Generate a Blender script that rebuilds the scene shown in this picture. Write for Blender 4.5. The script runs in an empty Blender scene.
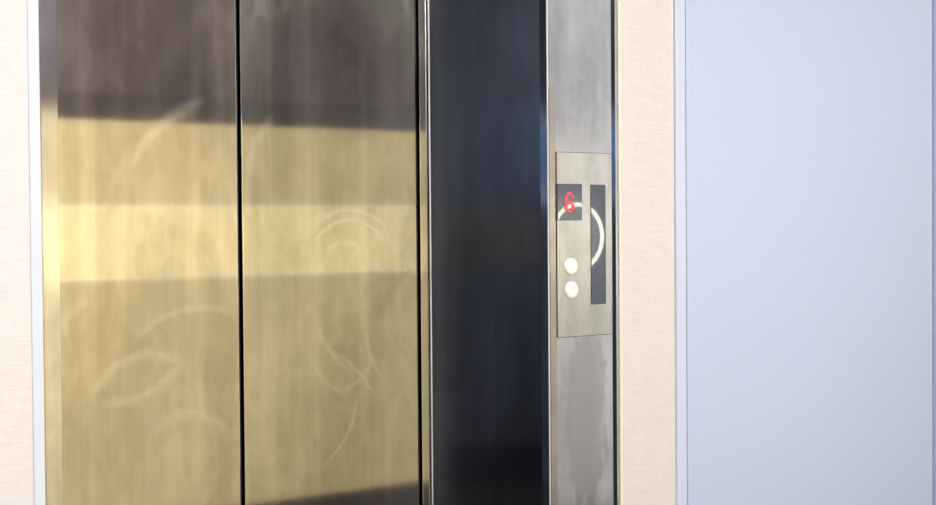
import bpy, bmesh, math, random
from mathutils import Vector, Matrix
random.seed(4)
S = bpy.context.scene
COL = S.collection

# ------------------------------------------------------------------ camera
cam_d = bpy.data.cameras.new('camera'); cam = bpy.data.objects.new('camera', cam_d); COL.objects.link(cam)
yaw, pitch, roll = math.radians(35.6), math.radians(1.2), math.radians(.45)
fw = Vector((math.sin(yaw)*math.cos(pitch), math.cos(yaw)*math.cos(pitch), -math.sin(pitch)))
rt = Vector((math.cos(yaw), -math.sin(yaw), 0)); up = rt.cross(fw)
R_ = rt*math.cos(roll) - up*math.sin(roll); U_ = up*math.cos(roll) + rt*math.sin(roll)
m = Matrix((R_, U_, -fw)).transposed().to_4x4(); m.translation = Vector((0, -2.27, 1.40))
cam.matrix_world = m
cam_d.sensor_width = 36; cam_d.lens = 36*1400/936; cam_d.clip_start = .02
S.camera = cam

# ------------------------------------------------------------------ world, exposure, large lights
S.view_settings.view_transform = 'Standard'; S.view_settings.look = 'None'
S.view_settings.exposure = 0; S.view_settings.gamma = 1; S.view_settings.use_curve_mapping = False
w = bpy.data.worlds.new('sky'); S.world = w; w.use_nodes = True
w.node_tree.nodes['Background'].inputs[0].default_value = (.15, .36, .80, 1)
w.node_tree.nodes['Background'].inputs[1].default_value = 3.2

CEIL = 2.75
# added ceiling spotlights, out of view, placed to match the lighting: position x, y, aimed at x, y, z, power, colour
ADDED_LAMPS = [(0.80, -.45, 1.15, -2.85, .85, 92, (1, .97, .93)),
         (3.30, -.45, 3.30, -2.85, 1.15, 1.5, (1, .97, .93)),
         (5.30, -.45, 5.10, -2.85, 1.15, 28, (.93, .96, 1)),
         (0.10, -2.45, 0.20, 0, .80, 39, (1, .965, .97)),
         (2.50, -2.45, 2.60, 0, .85, 23.5, (1, .96, .975)),
         (-1.2, -1.60, -2.70, -1.60, 1.7, 19, (.85, .9, 1))]

# ------------------------------------------------------------------ helpers
def mesh_obj(name, bm, mat, parent=None, smooth=False):
    me = bpy.data.meshes.new(name); bm.normal_update(); bm.to_mesh(me); bm.free()
    if mat: me.materials.append(mat)
    if smooth:
        for p in me.polygons: p.use_smooth = True
    o = bpy.data.objects.new(name, me); COL.objects.link(o)
    if parent:
        o.parent = parent
        o.matrix_parent_inverse = Matrix.Translation(-parent.location)
    return o
def box(bm, x0, x1, y0, y1, z0, z1, bev=0, seg=2):
    r = bmesh.ops.create_cube(bm, size=1)
    vs = r['verts']
    for v in vs:
        v.co = Vector((x0+(v.co.x+.5)*(x1-x0), y0+(v.co.y+.5)*(y1-y0), z0+(v.co.z+.5)*(z1-z0)))
    if bev:
        es = list({e for v in vs for e in v.link_edges})
        bmesh.ops.bevel(bm, geom=es, offset=bev, segments=seg, affect='EDGES', profile=.5)
def prism(bm, pts, z0, z1):
    a = [bm.verts.new((x, y, z0)) for x, y in pts]; b = [bm.verts.new((x, y, z1)) for x, y in pts]
    n = len(pts)
    bm.faces.new(a[::-1]); bm.faces.new(b)
    for i in range(n): bm.faces.new((a[i], a[(i+1) % n], b[(i+1) % n], b[i]))
    bmesh.ops.recalc_face_normals(bm, faces=bm.faces)
def lathe_y(bm, cx, cz, prof, n=48):
    """surface of revolution about the y axis; prof = [(radius, y)]"""
    rings = []
    for r, y in prof:
        if r < 1e-6: rings.append([bm.verts.new((cx, y, cz))])
        else: rings.append([bm.verts.new((cx+r*math.cos(2*math.pi*i/n), y, cz+r*math.sin(2*math.pi*i/n))) for i in range(n)])
    for A, B in zip(rings, rings[1:]):
        for i in range(n):
            j = (i+1) % n
            if len(A) == 1 and len(B) == 1: continue
            if len(A) == 1: bm.faces.new((A[0], B[i], B[j]))
            elif len(B) == 1: bm.faces.new((A[i], B[0], A[j]))
            else: bm.faces.new((A[i], B[i], B[j], A[j]))
    bmesh.ops.recalc_face_normals(bm, faces=bm.faces)
def B(name, mat, parent, *dims, bev=0):
    bm = bmesh.new(); box(bm, *dims, bev=bev); return mesh_obj(name, bm, mat, parent)
def struct(name, mat, *boxes, bev=0):
    bm = bmesh.new()
    for b in boxes: box(bm, *b, bev=bev)
    o = mesh_obj(name, bm, mat); o['kind'] = 'structure'; return o
def thing(name, label, cat, loc, group=None):
    o = bpy.data.objects.new(name, None); COL.objects.link(o); o.location = loc
    o['label'] = label; o['category'] = cat
    if group: o['group'] = group
    return o

# ------------------------------------------------------------------ materials
def mat(name, col, rough=.5, metal=0, bump=0, bscale=(40, 40, 40), spec=.5):
    m = bpy.data.materials.new(name); m.use_nodes = True
    nt = m.node_tree; p = nt.nodes['Principled BSDF']
    p.inputs['Base Color'].default_value = (*col, 1); p.inputs['Roughness'].default_value = rough
    p.inputs['Metallic'].default_value = metal; p.inputs['Specular IOR Level'].default_value = spec
    tc = nt.nodes.new('ShaderNodeTexCoord'); mp = nt.nodes.new('ShaderNodeMapping')
    mp.inputs['Scale'].default_value = bscale
    nt.links.new(tc.outputs['Object'], mp.inputs[0])
    nz = nt.nodes.new('ShaderNodeTexNoise'); nz.inputs['Scale'].default_value = 1; nz.inputs['Detail'].default_value = 4
    nt.links.new(mp.outputs[0], nz.inputs['Vector'])
    rm = nt.nodes.new('ShaderNodeMapRange'); rm.inputs['To Min'].default_value = max(rough-.03, 0); rm.inputs['To Max'].default_value = rough+.03 if rough else 0
    nt.links.new(nz.outputs[0], rm.inputs[0]); nt.links.new(rm.outputs[0], p.inputs['Roughness'])
    if bump:
        b = nt.nodes.new('ShaderNodeBump'); b.inputs['Strength'].default_value = bump; b.inputs['Distance'].default_value = .002
        nt.links.new(nz.outputs[0], b.inputs['Height']); nt.links.new(b.outputs[0], p.inputs['Normal'])
    return m
def emit(name, col, strength):
    m = bpy.data.materials.new(name); m.use_nodes = True; nt = m.node_tree; p = nt.nodes['Principled BSDF']
    p.inputs['Base Color'].default_value = (*[c*.7 for c in col], 1)
    p.inputs['Emission Color'].default_value = (*col, 1); p.inputs['Emission Strength'].default_value = strength
    return m

def wallpaper(name, c1, c2):
    """woven grass-cloth: short horizontal fibres"""
    m = bpy.data.materials.new(name); m.use_nodes = True; nt = m.node_tree; L = nt.links.new; p = nt.nodes['Principled BSDF']
    p.inputs['Roughness'].default_value = .8
    tc = nt.nodes.new('ShaderNodeTexCoord')
    def nz(sc, det=3):
        mp = nt.nodes.new('ShaderNodeMapping'); mp.inputs['Scale'].default_value = sc; L(tc.outputs['Object'], mp.inputs[0])
        n = nt.nodes.new('ShaderNodeTexNoise'); n.inputs['Scale'].default_value = 1; n.inputs['Detail'].default_value = det
        L(mp.outputs[0], n.inputs['Vector']); return n
    a = nz((18, 18, 260)); b = nz((70, 70, 40), 2)
    mx = nt.nodes.new('ShaderNodeMath'); mx.operation = 'MULTIPLY_ADD'; mx.inputs[1].default_value = .7
    ml = nt.nodes.new('ShaderNodeMath'); ml.operation = 'MULTIPLY'; ml.inputs[1].default_value = .3
    L(b.outputs[0], ml.inputs[0]); L(a.outputs[0], mx.inputs[0]); L(ml.outputs[0], mx.inputs[2])
    r = nt.nodes.new('ShaderNodeValToRGB'); r.color_ramp.elements[0].position = .3; r.color_ramp.elements[1].position = .7
    r.color_ramp.elements[0].color = (*c1, 1); r.color_ramp.elements[1].color = (*c2, 1)
    L(mx.outputs[0], r.inputs[0]); L(r.outputs[0], p.inputs['Base Color'])
    bp_ = nt.nodes.new('ShaderNodeBump'); bp_.inputs['Strength'].default_value = .25; bp_.inputs['Distance'].default_value = .001
    L(mx.outputs[0], bp_.inputs['Height']); L(bp_.outputs[0], p.inputs['Normal'])
    return m

def steel(name, col=(.72, .70, .66), rough=.1, aniso=.95, tangent=(1, 0, 0), grime=.5, film=(.62, .58, .48),
          arcs=(), seed=0., film_lo=.48, film_hi=.72, grime_scale=(3.2, 3.2, 1.5), dull=.13, patches=()):
    """vertically brushed stainless steel with wiped smears; arcs = [(x, z, radius, width, angle from, angle to)]"""
    m = bpy.data.materials.new(name); m.use_nodes = True; nt = m.node_tree; L = nt.links.new
    p = nt.nodes['Principled BSDF']; out = nt.nodes['Material Output']
    def M(op, a, b=None, c=None, clamp=False):
        n = nt.nodes.new('ShaderNodeMath'); n.operation = op; n.use_clamp = clamp
        for i, v in enumerate((a, b, c)):
            if v is None: continue
            if isinstance(v, (int, float)): n.inputs[i].default_value = v
            else: L(v, n.inputs[i])
        return n.outputs[0]
    tc = nt.nodes.new('ShaderNodeTexCoord')
    def nz(sc, det=3, dist=0, off=0):
        mp = nt.nodes.new('ShaderNodeMapping'); mp.inputs['Scale'].default_value = sc
        mp.inputs['Location'].default_value = (seed+off, seed*1.7+off, seed*.6)
        L(tc.outputs['Object'], mp.inputs[0])
        n = nt.nodes.new('ShaderNodeTexNoise'); n.inputs['Scale'].default_value = 1; n.inputs['Detail'].default_value = det
        n.inputs['Distortion'].default_value = dist
        L(mp.outputs[0], n.inputs['Vector']); return n.outputs[0]
    def rng(v, a, b, c=0., d=1.):
        n = nt.nodes.new('ShaderNodeMapRange'); n.interpolation_type = 'SMOOTHSTEP'
        for i, q in zip((1, 2, 3, 4), (a, b, c, d)): n.inputs[i].default_value = q
        L(v, n.inputs[0]); return n.outputs[0]
    brush = nz((900, 900, 3), 2)                      # fine vertical grain
    streak = rng(nz((26, 26, .9), 3, 0, 3.), .42, .75)  # wide soft vertical streaks
    swirl = rng(nz(grime_scale, 3, .7, 9.), film_lo, film_hi)
    wipe = rng(nz((16, 16, 5), 3, 1.2, 21.), .52, .72)
    mask = M('ADD', M('MULTIPLY', swirl, .30), M('MULTIPLY', M('MULTIPLY', wipe, swirl), .45))
    mask = M('MULTIPLY_ADD', streak, .12, mask)
    arcm = None
    if arcs:
        sp = nt.nodes.new('ShaderNodeSeparateXYZ'); L(tc.outputs['Object'], sp.inputs[0])
        for (ax, az, r, wd, a0, a1) in arcs:
            wd *= 1.35
            dx = M('SUBTRACT', sp.outputs['X'], ax); dz = M('SUBTRACT', sp.outputs['Z'], az)
            d = M('SQRT', M('ADD', M('MULTIPLY', dx, dx), M('MULTIPLY', dz, dz)))
            line = rng(M('ABSOLUTE', M('SUBTRACT', d, r)), 0, wd, 1, 0)
            ang = M('ARCTAN2', dz, dx)
            mid = math.radians((a0+a1)/2); half = math.radians(abs(a1-a0)/2)
            # angular distance folded into -pi..pi
            da = M('ABSOLUTE', M('ARCTAN2', M('SINE', M('SUBTRACT', ang, mid)), M('COSINE', M('SUBTRACT', ang, mid))))
            fade = rng(da, half*.6, half, 1, 0)
            one = M('MULTIPLY', line, fade); arcm = one if arcm is None else M('ADD', arcm, one)
        mask = M('ADD', mask, M('MULTIPLY', arcm, .42))
    mask = M('MULTIPLY', mask, grime, clamp=True)
    c = nt.nodes.new('ShaderNodeMix'); c.data_type = 'RGBA'
    c.inputs['A'].default_value = (*[v*.90 for v in col], 1); c.inputs['B'].default_value = (*[min(v*1.08, 1) for v in col], 1)
    L(brush, c.inputs['Factor'])
    c2 = nt.nodes.new('ShaderNodeMix'); c2.data_type = 'RGBA'; c2.blend_type = 'MULTIPLY'
    c2.inputs['Factor'].default_value = 1
    c3 = nt.nodes.new('ShaderNodeMix'); c3.data_type = 'RGBA'; c3.clamp_factor = True
    c3.inputs['A'].default_value = (.66, .66, .64, 1); c3.inputs['B'].default_value = (1, 1, 1, 1)
    tint = M('ADD', M('MULTIPLY', rng(nz((4.5, 4.5, 2.6), 3, .8, 33.), .36, .64), .65), M('MULTIPLY', rng(nz((22, 22, 12), 3, 1.2, 51.), .3, .7), .4))
    tint = M('ADD', M('MULTIPLY', tint, .78), M('MULTIPLY', streak, .45))
    for (qx, qz, rx, rz, st) in patches:
        s2 = nt.nodes.new('ShaderNodeSeparateXYZ'); L(tc.outputs['Object'], s2.inputs[0])
        wob = M('MULTIPLY_ADD', nz((30, 30, 9), 4, 1, 71.), 1.6, -.8)
        u = M('DIVIDE', M('SUBTRACT', s2.outputs['X'], qx), rx); v = M('DIVIDE', M('SUBTRACT', s2.outputs['Z'], qz), rz)
        rr = M('ADD', M('SQRT', M('ADD', M('MULTIPLY', u, u), M('MULTIPLY', v, v))), wob)
        tint = M('SUBTRACT', tint, M('MULTIPLY', rng(rr, .7, 1.15, 1, 0), st))
    L(M('ADD', tint, M('MULTIPLY', arcm, .28), clamp=True) if arcm is not None else M('ADD', tint, 0, clamp=True), c3.inputs['Factor'])
    L(c.outputs['Result'], c2.inputs['A']); L(c3.outputs['Result'], c2.inputs['B']); L(c2.outputs['Result'], p.inputs['Base Color'])
    p.inputs['Metallic'].default_value = 1
    L(M('MULTIPLY_ADD', mask, .05, rough), p.inputs['Roughness'])
    p.inputs['Anisotropic'].default_value = aniso
    cv = nt.nodes.new('ShaderNodeCombineXYZ')
    for i in range(3): cv.inputs[i].default_value = tangent[i]
    L(cv.outputs[0], p.inputs['Tangent'])
    bp_ = nt.nodes.new('ShaderNodeBump'); bp_.inputs['Strength'].default_value = .02; bp_.inputs['Distance'].default_value = .0004
    L(brush, bp_.inputs['Height'])
    # greasy film: a thin dull layer over the steel
    df = nt.nodes.new('ShaderNodeBsdfPrincipled'); df.inputs['Base Color'].default_value = (*film, 1)
    df.inputs['Metallic'].default_value = .35; df.inputs['Roughness'].default_value = .42
    mx = nt.nodes.new('ShaderNodeMixShader')
    L(M('MULTIPLY', mask, dull*2, clamp=True), mx.inputs[0]); L(p.outputs[0], mx.inputs[1]); L(df.outputs[0], mx.inputs[2])
    L(mx.outputs[0], out.inputs[0])
    return m

M_left_door = steel('left_door_steel', (.74, .70, .64), rough=.07, grime=.85, seed=2.3, film=(.66, .60, .44),
    arcs=[(1.178,1.449,.169,.012,95,165), (1.22,1.42,.225,.014,100,150), (1.152,1.061,.18,.01,60,140), (.992,1.205,.135,.012,250,330),
          (1.049,1.032,.124,.012,40,170), (1.129,.947,.09,.012,20,150), (.944,1.208,.056,.012,90,200)])
M_right_door = steel('right_door_steel', (.70, .68, .63), rough=.07, grime=.85, seed=6.1, film=(.56, .55, .42),
    arcs=[(1.337,1.051,.169,.006,-70,5), (1.527,1.178,.139,.007,190,250), (1.577,1.239,.169,.006,190,245), (1.37,.962,.191,.006,20,75),
          (1.492,1.315,.094,.006,20,160), (1.492,1.305,.124,.006,40,140), (1.48,1.295,.067,.008,30,150), (1.458,1.47,.202,.012,130,200),
          (1.665,1.171,.135,.007,170,240), (1.442,1.162,.112,.006,-80,-10)])
M_reveal = steel('reveal_steel', (.50, .50, .52), rough=.09, aniso=.93, tangent=(.6, -.8, 0), grime=.12, seed=1.1, film=(.10, .11, .13))
M_jamb = steel('jamb_steel', (.72, .72, .74), rough=.14, grime=.75, seed=4.4, film=(.50, .50, .50), grime_scale=(9, 9, 2.2),
    patches=[(1.940, .98, .055, .26, .8), (1.93, 1.70, .05, .06, .25)])
M_plate = steel('panel_steel', (.74, .73, .71), rough=.24, aniso=.6, grime=.8, seed=8.4, film=(.58, .56, .52), grime_scale=(12, 12, 4))
M_edge = steel('polished_edge_steel', (.75, .76, .80), rough=.08, aniso=0, grime=.05, seed=.4)
M_strip = steel('edge_strip_steel', (.60, .56, .52), rough=.2, aniso=.7, grime=.5, seed=3.4, film=(.5, .47, .42), grime_scale=(9, 9, 6))
M_bead = mat('bead_metal', (.8, .8, .82), .35, .5)
M_rubber = mat('black_rubber', (.008, .008, .008), .6)
M_dark = mat('dark_shaft', (.01, .01, .01), .9)
M_wp = wallpaper('warm_wallpaper', (.70, .66, .63), (.79, .755, .725))
M_blue_trim = mat('pale_trim_paint', (.68, .73, .80), .5)
M_cream = mat('cream_corner_bead', (.90, .80, .62), .5)
M_leaf = mat('pale_blue_door_paint', (.54, .64, .81), .3, bscale=(.5, .5, .5))
M_frame_blue = mat('blue_frame_paint', (.36, .42, .66), .35)
M_frame_pale = mat('pale_lilac_frame_paint', (.64, .70, .84), .35)
M_floor = mat('dark_floor', (.035, .028, .03), .35, bscale=(8, 8, 8))
M_ceil = mat('ceiling_paint', (.35, .34, .33), .9)
M_tan = mat('tan_panel', (.66, .555, .31), .6, bump=.1, bscale=(6, 6, 1))
M_cream_band = mat('cream_band', (1, .85, .47), .6)
M_lip = mat('pale_lip', (1, .93, .68), .5)
M_brown = mat('brown_upper_panel', (.115, .09, .095), .6, bscale=(3, 3, 30))
M_brown_dk = mat('dark_brown_rail', (.072, .056, .060), .5)
M_navy = mat('navy_wall', (.05, .058, .085), .7)
M_umber = mat('umber_panel', (.06, .052, .05), .6)
M_window_light = mat('blue_window_light', (.05, .12, .24), .6)  # blue tint stands in for dim window light on the left wall
M_deep_navy = mat('deep_navy_skirting', (.006, .01, .025), .6)
M_grey = mat('light_grey_wall', (.88, .87, .87), .7)
M_glass_black = mat('black_glass', (.03, .042, .065), .0)
M_glass_black.node_tree.nodes['Principled BSDF'].inputs['IOR'].default_value = 1.9
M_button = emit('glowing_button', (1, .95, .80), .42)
M_red = emit('red_led', (1, .05, .07), 2.2)
M_redglow = emit('red_led_halo', (.5, .02, .04), .35)  # painted halo of light around the red display dots
M_ring = emit('ring_lamp_glow', (1, .95, .78), 8)
M_lampglass = emit('added_lamp_diffuser', (1, .95, .88), 3)  # glowing face of the added spotlights
M_white = mat('white_metal', (.8, .8, .8), .5)
M_glass = bpy.data.materials.new('window_glass'); M_glass.use_nodes = True
g = M_glass.node_tree.nodes['Principled BSDF']; g.inputs['Transmission Weight'].default_value = 1; g.inputs['Roughness'].default_value = 0; g.inputs['IOR'].default_value = .65

# ------------------------------------------------------------------ the setting
XL, XR, YB, H = -2.7, 5.8, -2.85, CEIL
struct('floor', M_floor, (XL-.15, XR+.15, YB-.15, .75, -.12, 0))
struct('ceiling', M_ceil, (XL-.15, XR+.15, YB-.15, .75, H, H+.12))
DX0, DX1 = 2.1915, 3.1155            # flush door beside the elevator (outer frame from DX0)
struct('wall_front_left', M_wp, (XL, .748, 0, .6, 0, H))
struct('wall_front_middle', M_wp, (2.0323, DX0, 0, .6, 0, H))
struct('wall_front_right', M_wp, (DX1+.09, XR, 0, .6, 0, H))
struct('wall_front_lintel', M_wp, (.757, 2.0323, 0, .6, 2.22, H), (DX0, DX1+.09, 0, .6, 2.15, H))
struct('wall_shaft', M_dark, (.6, 2.2, .60, .72, 0, H), (2.2, 3.4, .6, .72, 0, H))
struct('wall_left', M_navy, (XL-.12, XL, YB, .72, 0, H))
struct('trim_5', M_umber, (XL, XL+.006, -1.80, .0, 1.158, 1.49))
struct('window_light_trim', M_window_light, (XL, XL+.006, -2.7, -1.48, 1.56, 2.07))  # window light put into a blue sheet, for the return to mirror
struct('baseboard_left', M_deep_navy, (XL, XL+.012, YB, 0, 0, .20))
struct('wall_right', M_grey, (XR, XR+.12, YB, .72, 0, H))
# back wall: navy part with a high window, tan panelling, light grey part
WX0, WX1, WZ0, WZ1 = -2.3, -.50, 1.52, 2.0
X1, X2 = .50, 3.92
struct('wall_back_left', M_navy, (XL, WX0, YB-.12, YB, 0, H), (WX1, X1, YB-.12, YB, 0, H),
       (WX0, WX1, YB-.12, YB, 0, WZ0), (WX0, WX1, YB-.12, YB, WZ1, H))
struct('wall_back_middle', M_tan, (X1, X2, YB-.12, YB, 0, 1.838))
struct('wall_back_top', M_brown, (X1, X2, YB-.12, YB, 1.838, H))
struct('trim_1', M_cream_band, (X1, X2, YB, YB+.004, 1.176, 1.479))
struct('trim_7', M_lip, (X1, X2, YB, YB+.006, 1.472, 1.485), (X1, X2, YB, YB+.006, 1.172, 1.185), bev=.001)
struct('trim_2', M_brown_dk, (X1, X2, YB, YB+.006, 1.84, 1.95))
struct('baseboard_back', M_brown_dk, (X1, X2, YB, YB+.012, 0, .163))
struct('wall_back_right', M_grey, (X2, XR, YB-.12, YB, 0, H))
wn = struct('window_1', M_white, (WX0, WX1, YB-.09, YB-.03, WZ0, WZ0+.03), (WX0, WX1, YB-.09, YB-.03, WZ1-.03, WZ1),
            (WX0, WX0+.03, YB-.09, YB-.03, WZ0, WZ1), (WX1-.03, WX1, YB-.09, YB-.03, WZ0, WZ1))
B('window_pane', M_glass, wn, WX0+.03, WX1-.03, YB-.065, YB-.06, WZ0+.03, WZ1-.03)
# corner trims of the elevator opening
struct('trim_3', M_blue_trim, (.748, .7665, -.003, .05, 0, 2.22), bev=.0012)
bm = bmesh.new(); box(bm, 2.0252, 2.0323, -.003, .05, 0, 2.22, bev=.0012)
o = mesh_obj('trim_4', bm, M_cream); o['kind'] = 'structure'

# flush pale door beside the elevator
bm = bmesh.new(); box(bm, DX0, 2.2215, -.006, .10, 0, 2.15, bev=.001)
d1 = mesh_obj('door_1', bm, M_frame_pale); d1['kind'] = 'structure'
B('door_frame', M_frame_blue, d1, DX1, DX1+.09, -.008, .10, 0, 2.15, bev=.003)
B('door_frame', M_frame_pale, d1, 2.2215, DX1, -.006, .10, 2.10, 2.15)
B('door_leaf', M_leaf, d1, 2.2262, DX1-.0006, -.004, .04, .008, 2.096, bev=.0018)
B('door_stop', M_rubber, d1, 2.2215, 2.2262, .02, .06, 0, 2.10)

# ------------------------------------------------------------------ elevator entrance
HD = 2.15
fr = thing('elevator_door_frame', 'brushed steel elevator surround with a deep dark right return and grey right jamb', 'elevator frame', (1.35, .12, 0))
bm = bmesh.new(); prism(bm, [(.776, .02), (.8035, .02), (.8045, .022), (.8045, .232), (.776, .232)], 0, HD)
mesh_obj('left_jamb', bm, M_jamb, fr)
bm = bmesh.new(); box(bm, .7668, .776, .0205, .05, 0, HD); mesh_obj('shadow_channel', bm, M_strip, fr)
bm = bmesh.new(); prism(bm, [(1.6850, .222), (1.8244, .0170), (1.842, .0170), (1.842, .26), (1.6850, .26)], 0, HD)
rv = mesh_obj('return_panel', bm, M_reveal, fr); rv['label'] = 'dark blue-grey reflecting side return'
bm = bmesh.new(); prism(bm, [(1.8244, .0170), (1.8344, .0070), (1.840, .0070), (1.840, .0170)], 0, HD)
mesh_obj('chamfered_edge', bm, M_edge, fr)
B('bead', M_bead, fr, 1.8346, 1.8380, .0052, .02, 0, HD, bev=.0010)
B('right_jamb', M_jamb, fr, 1.8380, 2.0117, .006, .04, 0, HD)
e = B('edge_strip', M_strip, fr, 1.8392, 1.8555, .0048, .0060, 0, 1.681, bev=.0004); e['label'] = 'narrow warm grey strip with a cut top'
bm = bmesh.new(); prism(bm, [(2.0119, .0250), (2.0119, .0061), (2.0179, 0), (2.0250, 0), (2.0250, .0250)], 0, HD)
mesh_obj('side_channel', bm, M_edge, fr)
B('door_post', M_right_door, fr, 1.6625, 1.6838, .2262, .2335, 0, HD, bev=.001)
B('bead', M_bead, fr, 1.6830, 1.6852, .2195, .2232, 0, HD, bev=.0006)
B('header', M_jamb, fr, .776, 2.0117, .006, .228, HD, HD+.06)
B('sill', M_strip, fr, .8045, 1.6800, .03, .275, .0005, .012)

def elevator_door(x0, x1, material, label):
    t = thing('elevator_door', label, 'elevator door', (x0, .235, 0), 'elevator door panels')
    bm = bmesh.new(); box(bm, x0, x1, .235, .265, .014, 2.18, bev=.0022, seg=3)
    mesh_obj('door_panel', bm, material, t, smooth=False)
    return t
dl = elevator_door(.8120, 1.2375, M_left_door, 'left brushed steel elevator door panel with cloudy wipe marks and a golden sheen')
dr = elevator_door(1.2458, 1.6630, M_right_door, 'right brushed steel elevator door panel with curved scratch-like wipe marks, next to the dark return')
B('rubber_seal', M_rubber, dl, 1.2375, 1.2440, .245, .261, .014, 2.18)

# ------------------------------------------------------------------ call panel
PX0, PX1, PZ0, PZ1, PY = 1.8565, 2.0085, 1.158, 1.548, .0020
cp = thing('elevator_call_panel', 'steel call panel with red floor display, two round white buttons and dark glass strip', 'call panel', (1.9315, .0060, PZ0))
B('faceplate', M_plate, cp, PX0, PX1, PY, .0059, PZ0, PZ1, bev=.0012)
dp = B('floor_display', M_glass_black, cp, 1.8570, 1.9236, PY-.0015, PY+.002, 1.404, 1.481, bev=.0004); dp['label'] = 'black glass display showing a red 6'
B('glass_strip', M_glass_black, cp, 1.9487, 1.9895, PY-.0015, PY+.002, 1.2245, 1.480, bev=.0004)
rows = ["0110", "1001", "1000", "1110", "1001", "1001", "0110"]
bm = bmesh.new(); bm2 = bmesh.new()
cx, cz, px, pz = 1.8795, 1.4600, .0062, .0061
for r, s in enumerate(rows):
    for c, ch in enumerate(s):
        if ch == '1':
            lathe_y(bm, cx+c*px, cz-r*pz, [(.0025, PY-.0015), (.0025, PY-.0023), (0, PY-.0026)], 12)
            lathe_y(bm2, cx+c*px, cz-r*pz, [(.0041, PY-.0015), (.0041, PY-.0019), (0, PY-.0020)], 16)  # wider dim disc paints the glow round each dot
dg = mesh_obj('digit', bm, M_red, dp); mesh_obj('digit_glow', bm2, M_redglow, dp)
for x, z in ((1.8925, 1.3078), (1.8935, 1.2580)):
    bm = bmesh.new(); lathe_y(bm, x, z, [(.0158, PY+.001), (.0158, PY-.0030), (.0145, PY-.0042), (.008, PY-.0050), (0, PY-.0053)], 40)
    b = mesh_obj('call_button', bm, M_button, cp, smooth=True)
    bm = bmesh.new(); lathe_y(bm, x, z, [(.0188, PY+.001), (.0188, PY-.0010), (.0178, PY-.0020), (.0162, PY-.0020), (.0158, PY-.0008), (.0158, PY+.001)], 40)
    mesh_obj('button_rim', bm, M_bead, b, smooth=True)

# ------------------------------------------------------------------ lamps: ring lamp, then the added spotlights
rl = thing('ring_wall_lamp', 'glowing round ring lamp on the grey wall opposite, seen mirrored in the call panel glass', 'wall lamp', (4.258, YB, 1.332))
bm = bmesh.new(); lathe_y(bm, 4.258, 1.332, [(.05, YB), (.05, YB+.06), (0, YB+.064)], 32); mesh_obj('lamp_base', bm, M_white, rl)
for a in (0, math.pi):
    bm = bmesh.new(); x0, x1 = sorted((4.258, 4.258+.155*math.cos(a))); box(bm, x0, x1, YB+.052, YB+.060, 1.328, 1.336); mesh_obj('bracket', bm, M_white, rl)
bm = bmesh.new()
prof = [(.152+.0100*math.cos(t), YB+.062+.0105*math.sin(t)) for t in [2*math.pi*i/12 for i in range(13)]]
lathe_y(bm, 4.258, 1.332, prof, 64); mesh_obj('lamp_ring', bm, M_ring, rl, smooth=True)

for i, (x, y, ax, ay, az, pw, colr) in enumerate(ADDED_LAMPS):
    where = ['near the elevator doors, aimed at the tan panelled wall', 'in front of the right jamb, aimed at the tan panelled wall', 'beside the pale door, aimed at the grey wall',
             'by the back wall, aimed at the left wallpaper', 'by the back wall, aimed at the pale door', 'at the left end, aimed at the navy wall'][i]
    t = thing('added_spotlight', 'added, unseen white cylindrical ceiling spotlight ' + where, 'spotlight', (x, y, H), 'added spotlights')
    d = (Vector((ax, ay, az))-Vector((x, y, H-.16))).normalized(); rot = d.to_track_quat('-Z', 'Y')
    bm = bmesh.new(); bmesh.ops.create_cone(bm, cap_ends=True, segments=24, radius1=.05, radius2=.05, depth=.02, matrix=Matrix.Translation((x, y, H-.011))); mesh_obj('mount', bm, M_white, t)
    bm = bmesh.new(); bmesh.ops.create_cone(bm, cap_ends=True, segments=12, radius1=.01, radius2=.01, depth=.12, matrix=Matrix.Translation((x, y, H-.08))); mesh_obj('stem', bm, M_white, t)
    mw = Matrix.Translation((x, y, H-.16)) @ rot.to_matrix().to_4x4()
    bm = bmesh.new(); bmesh.ops.create_cone(bm, cap_ends=True, segments=32, radius1=.07, radius2=.055, depth=.14, matrix=mw); mesh_obj('lamp_head', bm, M_white, t)
    bm = bmesh.new(); bmesh.ops.create_cone(bm, cap_ends=True, segments=32, radius1=.06, radius2=.06, depth=.006, matrix=mw @ Matrix.Translation((0, 0, -.073))); mesh_obj('lamp_lens', bm, M_lampglass, t)
    ld = bpy.data.lights.new('added_spot_light', 'AREA'); ld.shape = 'DISK'; ld.size = .12; ld.energy = pw; ld.color = colr; ld.spread = math.radians(130)
    lo = bpy.data.objects.new('added_spot_light', ld); COL.objects.link(lo); lo.matrix_world = mw @ Matrix.Translation((0, 0, -.08))
